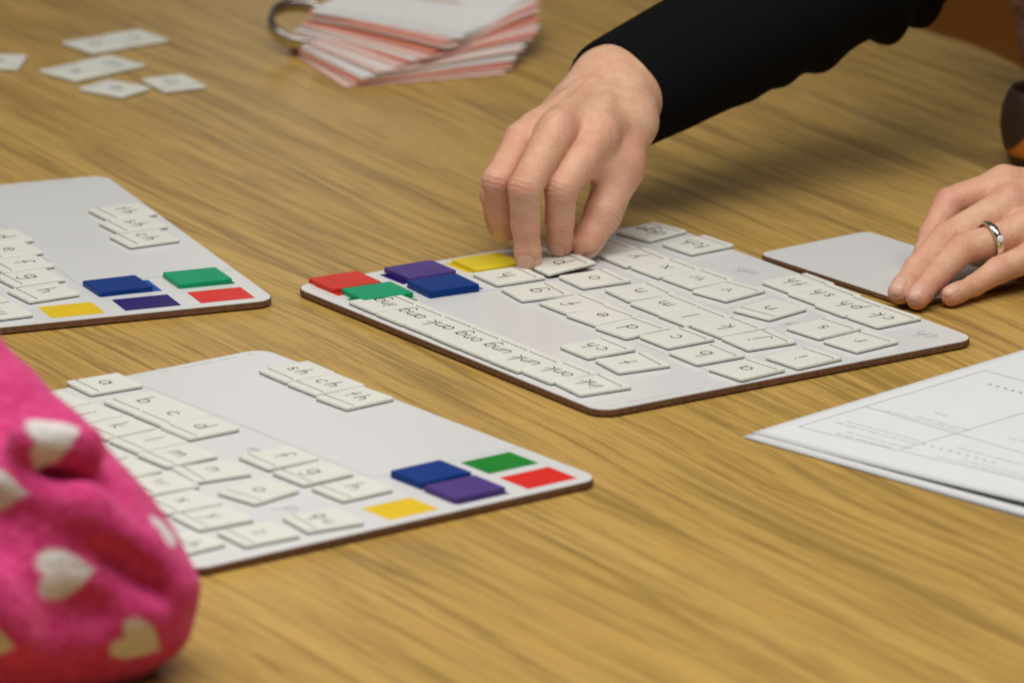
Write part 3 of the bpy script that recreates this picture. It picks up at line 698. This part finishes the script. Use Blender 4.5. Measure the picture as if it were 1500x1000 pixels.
def build_adult():
    root = tag(empty('person', (.56, .86, -.30)), 'adult in a black long sleeved top reaching over the boards with a ringed left hand', 'person')
    off = np.array((.56, .86, -.30))
    parts = []
    for side in 'RL': parts.append(build_hand(side))
    # arms and trunk under the clothing
    ARM = {'cuff': [0.05461, 0.262, 0.071], 'elbow': [0.22431, 0.4, 0.12763], 'rc': 0.0325, 're': 0.042, 'cuffn': [0.7511, 0.8608, 0.2006], 'skin': [([0.093, 0.3035, 0.0814], [0.22431, 0.4, 0.12763], 0.022, 0.018), ([0.22431, 0.4, 0.12763], (0.46, 0.84, 0.33), 0.018, 0.036), ([0.3973, 0.2375, 0.0177], (0.66, 0.46, 0.07), 0.024, 0.034), ((0.66, 0.46, 0.07), (0.78, 0.84, 0.33), 0.034, 0.042), ((0.46, 0.84, 0.33), (0.78, 0.84, 0.33), 0.05, 0.05), ((0.62, 0.88, 0.33), (0.62, 0.86, -0.2), 0.1, 0.12), ((0.62, 0.87, 0.33), (0.61, 0.84, 0.47), 0.05, 0.05)], 'cloth': [([0.22431, 0.4, 0.12763], (0.46, 0.84, 0.33), 0.0405, 0.062), ((0.44, 0.275, 0.03), (0.66, 0.46, 0.07), 0.036, 0.046), ((0.66, 0.46, 0.07), (0.78, 0.84, 0.33), 0.046, 0.062), ((0.46, 0.84, 0.33), (0.78, 0.84, 0.33), 0.068, 0.068), ((0.62, 0.88, 0.31), (0.62, 0.86, -0.24), 0.125, 0.14)]}
    s = SDF((-.05, .05, -.42), (1.05, 1.15, .62), .011); B = s.new()
    for a, b, ra, rb in ARM['skin']: s.cone(B, a, b, ra, rb, .04)
    V, Q = nets(B, s.lo, s.h); z = np.zeros(len(V)); parts.append((relax(V, Q, 3), Q, z, z, z))
    Vs, Qs, A, o = [], [], [[], [], []], 0
    for V, Q, *at in parts:
        Vs.append(V); Qs.append(Q+o); o += len(V)
        for i in range(3): A[i].append(at[i])
    me = np_mesh('body', np.concatenate(Vs)-off, np.concatenate(Qs))
    for n, v in zip(('flush', 'crease_shade', 'nail'), A): attr(me, n, np.concatenate(v))
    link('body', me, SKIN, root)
    # black top: detailed right sleeve, coarse trunk and left sleeve
    c0, c1 = np.array(ARM['cuff']), np.array(ARM['elbow']); d = (c1-c0)/np.linalg.norm(c1-c0)
    s = SDF(np.minimum(c0, c1)-.062, np.maximum(c0, c1)+.062, .0021)
    sl, x, y, zz = s.box(s.lo, s.lo+s.h*s.n)
    ln = np.linalg.norm(c1-c0)
    t = ((x-c0[0])*d[0]+(y-c0[1])*d[1]+(zz-c0[2])*d[2])
    tt = np.clip(t/ln, 0, 1)
    rx, ry, rz = x-c0[0]-t*d[0], y-c0[1]-t*d[1], zz-c0[2]-t*d[2]
    rad = np.sqrt(rx**2+ry**2+rz**2)
    under = np.clip(-rz/np.maximum(rad, 1e-4), -1, 1)
    R = ARM['rc']+(ARM['re']-ARM['rc'])*tt**.8
    fold = np.sin(t*2*np.pi/.036+1.5*np.sin(t*60)+4*rx/.05)*.5+.5
    R = R+(.0006+.0030*np.clip(under+.3, 0, 1.2))*(fold**1.5-.35)*np.clip((t-.03)/.05, 0, 1)*(.75+.45*np.sin(t*31+2.0))*(1+.8*np.clip((t-.09)/.05, 0, 1))
    nc = np.array(ARM['cuffn']); nc = nc/np.linalg.norm(nc)
    plane = -((x-c0[0])*nc[0]+(y-c0[1])*nc[1]+(zz-c0[2])*nc[2])-.0015*np.sin(np.arctan2(rz, rx)*3)
    outer = np.maximum(rad-R, plane); outer = np.maximum(outer, t-ln)
    inner = np.maximum(rad-(R-.0055), t-.03)
    F = np.maximum(outer*.9, -inner)
    V, Q = nets(F.astype(np.float32), s.lo, s.h); V = relax(V, Q, 4)
    s = SDF((-.02, .05, -.42), (1.08, 1.2, .62), .012); B = s.new()
    for a, b, ra, rb in ARM['cloth']: s.cone(B, a, b, ra, rb, .04)
    V2, Q2 = nets(B, s.lo, s.h); V2 = relax(V2, Q2, 3)
    me = np_mesh('long_sleeve_top', np.concatenate([V, V2])-off, np.concatenate([Q, Q2+len(V)]))
    link('long_sleeve_top', me, BLACK, root)
    # narrow pinkish knitted scarf hanging in front
    sc = [([0.33077, 0.62, 0.15666], 0.013), ([0.3137, 0.6, 0.07661], 0.012), ([0.31204, 0.59, 0.05352], 0.0115), ([0.31492, 0.585, 0.02934], 0.01), ([0.31859, 0.58, 0.006], 0.009)]
    s = SDF(np.min(np.array([p for p, r in sc]), 0)-.03, np.max(np.array([p for p, r in sc]), 0)+.03, .0022); B = s.new()
    for (p, r), (q, r2) in zip(sc, sc[1:]): s.cone(B, p, q, r, r2, .006)
    X, Y, Z = s.ax[0][:, None, None], s.ax[1][None, :, None], s.ax[2][None, None, :]
    B = B+(.0012*np.sin(Z*900+np.sin(X*700)*1.5)*np.cos(X*700)).astype(np.float32)
    V, Q = nets(B, s.lo, s.h); link('scarf', np_mesh('scarf', V-off, Q), SCARF, root)
    # wedding ring
    a, b = np.array(HANDS['L']['ring'][0]), np.array(HANDS['L']['ring'][1])
    c = a*.44+b*.56; ax = Vector(b-a).normalized()
    R, n = .0105, 40; v = []; f = []
    prof = [(-.0004, -.0023), (.0008, -.0018), (.0012, 0), (.0008, .0018), (-.0004, .0023)]; k = len(prof)
    for i in range(n):
        for dr, dz in prof: v.append(((R+dr)*math.cos(2*math.pi*i/n), (R+dr)*math.sin(2*math.pi*i/n), dz))
    for i in range(n):
        for j in range(k): f.append((i*k+j, ((i+1) % n)*k+j, ((i+1) % n)*k+(j+1) % k, i*k+(j+1) % k))
    rg = link('finger_ring', mesh('finger_ring', v, f, True), SILVER, root)
    z = ax; y = Vector((.18, -.93, .30)); y = (y-z*y.dot(z)).normalized(); x = y.cross(z)
    Mx = Matrix((x, y, z)).transposed().to_4x4(); Mx.translation = Vector(c-off); rg.matrix_local = Mx
    v = []; f = []; n = 10
    for r, h in ((.0014, 0), (.0021, .0010), (.0018, .0017), (.0009, .0020)):
        for i in range(n): v.append((r*math.cos(2*math.pi*i/n), h+R+.0006, r*math.sin(2*math.pi*i/n)))
    for q in range(3):
        for i in range(n): f.append((q*n+i, q*n+(i+1) % n, (q+1)*n+(i+1) % n, (q+1)*n+i))
    f.append(tuple(3*n+i for i in range(n)))
    link('stone', mesh('stone', v, f), GEM, rg)
build_adult()

# ------------------------------------------------------------------ the child: pink fleece sleeve with white hearts
def build_child():
    Cc = {'off': [-0.1754, -0.5135, 0.0], 'lo': (-0.4, -0.654, -0.004), 'hi': (-0.115, -0.354, 0.25), 'add': [([-0.28482, -0.44355, 0.12564], [-0.22742, -0.48355, 0.07395], 0.048, 0.043, 0.0), ([-0.22742, -0.48355, 0.07395], [-0.17538, -0.51355, 0.0345], 0.042, 0.0345, 0.02), ([-0.17538, -0.51355, 0.0345], [-0.31788, -0.56355, 0.01433], 0.0345, 0.04, 0.02), ([-0.24104, -0.52355, 0.04402], [-0.20577, -0.51355, 0.05687], 0.044, 0.042, 0.03)], 'cut': [([-0.21799, -0.54155, 0.10359], [-0.17721, -0.53355, 0.0966], 0.0075, 0.006, 0.014), ([-0.17993, -0.54755, 0.08823], [-0.16695, -0.54955, 0.06887], 0.008, 0.0085, 0.012), ([-0.16695, -0.54955, 0.06887], [-0.15049, -0.53955, 0.04335], 0.0085, 0.004, 0.012), ([-0.22499, -0.56855, 0.07745], [-0.20166, -0.57155, 0.04316], 0.006, 0.004, 0.014), ([-0.22957, -0.50355, 0.13328], [-0.20226, -0.50355, 0.11894], 0.009, 0.006, 0.012), ([-0.20174, -0.56955, 0.05024], [-0.176, -0.55955, 0.03943], 0.004, 0.003, 0.014)], 'ridge': [([-0.22088, -0.54355, 0.09583], [-0.18257, -0.54355, 0.08602], 0.006, 0.007, 0.012), ([-0.18538, -0.54555, 0.08755], [-0.16905, -0.54355, 0.07438], 0.006, 0.005, 0.012), ([-0.15803, -0.53555, 0.06446], [-0.14457, -0.52755, 0.04573], 0.006, 0.006, 0.014), ([-0.20932, -0.53755, 0.11419], [-0.18494, -0.52755, 0.10677], 0.01, 0.009, 0.014), ([-0.22233, -0.56855, 0.05588], [-0.21352, -0.57155, 0.03529], 0.008, 0.007, 0.016)], 'hearts': [([-0.1935, -0.54355, 0.11741], 1.7, 0.01), ([-0.18717, -0.55355, 0.05816], 1.62, 0.0104), ([-0.15872, -0.54355, 0.02079], 1.05, 0.01), ([-0.22245, -0.55355, 0.09553], 1.5, 0.0085), ([-0.14889, -0.53355, 0.07078], 1.0, 0.008), ([-0.22452, -0.55355, 0.02441], 1.4, 0.0085)]}
    off = np.array(Cc['off']); root = tag(empty('person', tuple(off)), "child's bent arm in a pink fleece sleeve with white hearts leaning on the table", 'person')
    s = SDF(Cc['lo'], Cc['hi'], .0026); B = s.new()
    for a, b, ra, rb, k in Cc['add']: s.cone(B, a, b, ra, rb, k)
    for a, b, ra, rb, k in Cc['cut']: s.cut(B, a, b, ra, rb, k)
    for a, b, ra, rb, k in Cc['ridge']: s.cone(B, a, b, ra, rb, k)
    X, Y, Z = s.ax[0][:, None, None], s.ax[1][None, :, None], s.ax[2][None, None, :]
    B = B+(.0016*np.sin(X*95+1.3*np.sin(Z*80))*np.sin(Z*110+Y*40)).astype(np.float32)
    B = np.maximum(B, .0004-Z.astype(np.float32))
    V, Q = nets(B, s.lo, s.h); V = relax(V, Q, 4); n = vnormals(V, Q)
    heart = np.zeros(len(V))
    for c, ang, size in Cc['hearts']:
        c = np.array(c)
        # nearest skin point along the line towards the viewer gives the patch its own plane
        d = np.linalg.norm(np.cross(V-c, np.array((0, -.96, .28))), axis=1); d[n[:, 1] > .2] = 9
        cand = np.argsort(d)[:12]; i = cand[np.argmin(V[cand, 1])]
        p, m = V[i], n[np.linalg.norm(V-V[i], axis=1) < .008].mean(0); m /= np.linalg.norm(m)
        r = np.cross((0, 0, 1.0), m); r /= np.linalg.norm(r); u = np.cross(m, r)
        rel = V-p; a, b = rel@r/size, rel@u/size; ca, sa = math.cos(ang), math.sin(ang)
        a, b = a*ca+b*sa, -a*sa+b*ca
        b = b+.25
        val = 1.12-np.sqrt(a*a*1.0+(b-.80*np.sqrt(np.abs(a)+1e-6))**2)
        val = np.where((np.abs(rel@m) < size*1.6) & (n@m > .1), val, -1)
        heart = np.maximum(heart, np.clip(val*2.2+.4, 0, 1))
    me = np_mesh('fleece_sleeve', V-off, Q); attr(me, 'heart', heart)
    link('fleece_sleeve', me, FLEECE, root)
build_child()

# ------------------------------------------------------------------ dark rounded cup at the right edge, behind the ring hand
def cup():
    x, y = (0.30501, 0.39454)
    root = tag(empty('cup', (x, y, 0)), 'rounded glossy dark brown cup with an amber lower side behind the ring hand', 'cup')
    n = 40; prof = [(0, .0005), (.014, .0005), (.019, .003), (.0236, .012), (.0255, .022), (.0245, .031), (.0215, .038), (.0195, .041), (.0182, .040), (.0205, .036), (.0228, .028), (.0225, .018), (.017, .006), (0, .004)]
    v = []; f = []
    for r, z in prof:
        for i in range(n): v.append((r*math.cos(2*math.pi*i/n), r*math.sin(2*math.pi*i/n), z))
    for k in range(len(prof)-1):
        for i in range(n): f.append((k*n+i, k*n+(i+1) % n, (k+1)*n+(i+1) % n, (k+1)*n+i))
    m, nt, b = node_mat('amber_glaze', .5, (.05, .02, .01))
    tc = N(nt, 'ShaderNodeTexCoord'); sx = N(nt, 'ShaderNodeSeparateXYZ'); L(nt, tc.outputs['Object'], sx.inputs[0])
    nz = noise(nt, tc.outputs['Object'], 30, 2)
    ma = N(nt, 'ShaderNodeMath', operation='MULTIPLY_ADD'); L(nt, sx.outputs[0], ma.inputs[0]); ma.inputs[1].default_value = -1.05; L(nt, sx.outputs[2], ma.inputs[2])
    m2 = N(nt, 'ShaderNodeMath', operation='MULTIPLY_ADD'); L(nt, nz, m2.inputs[0]); m2.inputs[1].default_value = .003; L(nt, ma.outputs[0], m2.inputs[2])
    mr = N(nt, 'ShaderNodeMapRange'); L(nt, m2.outputs[0], mr.inputs[0]); mr.inputs[1].default_value = .0345; mr.inputs[2].default_value = .0315
    lo = N(nt, 'ShaderNodeMapRange'); L(nt, sx.outputs[2], lo.inputs[0]); lo.inputs[1].default_value = .007; lo.inputs[2].default_value = .009
    mm = N(nt, 'ShaderNodeMath', operation='MULTIPLY'); L(nt, mr.outputs[0], mm.inputs[0]); L(nt, lo.outputs[0], mm.inputs[1])
    L(nt, mixc(nt, mm.outputs[0], (.030, .014, .008), (.62, .20, .022)), b.inputs['Base Color'])
    link('bowl', mesh('bowl', v, f, True), m, root).scale = (1, 1, 1.15)
cup()
bpy.context.view_layer.update()
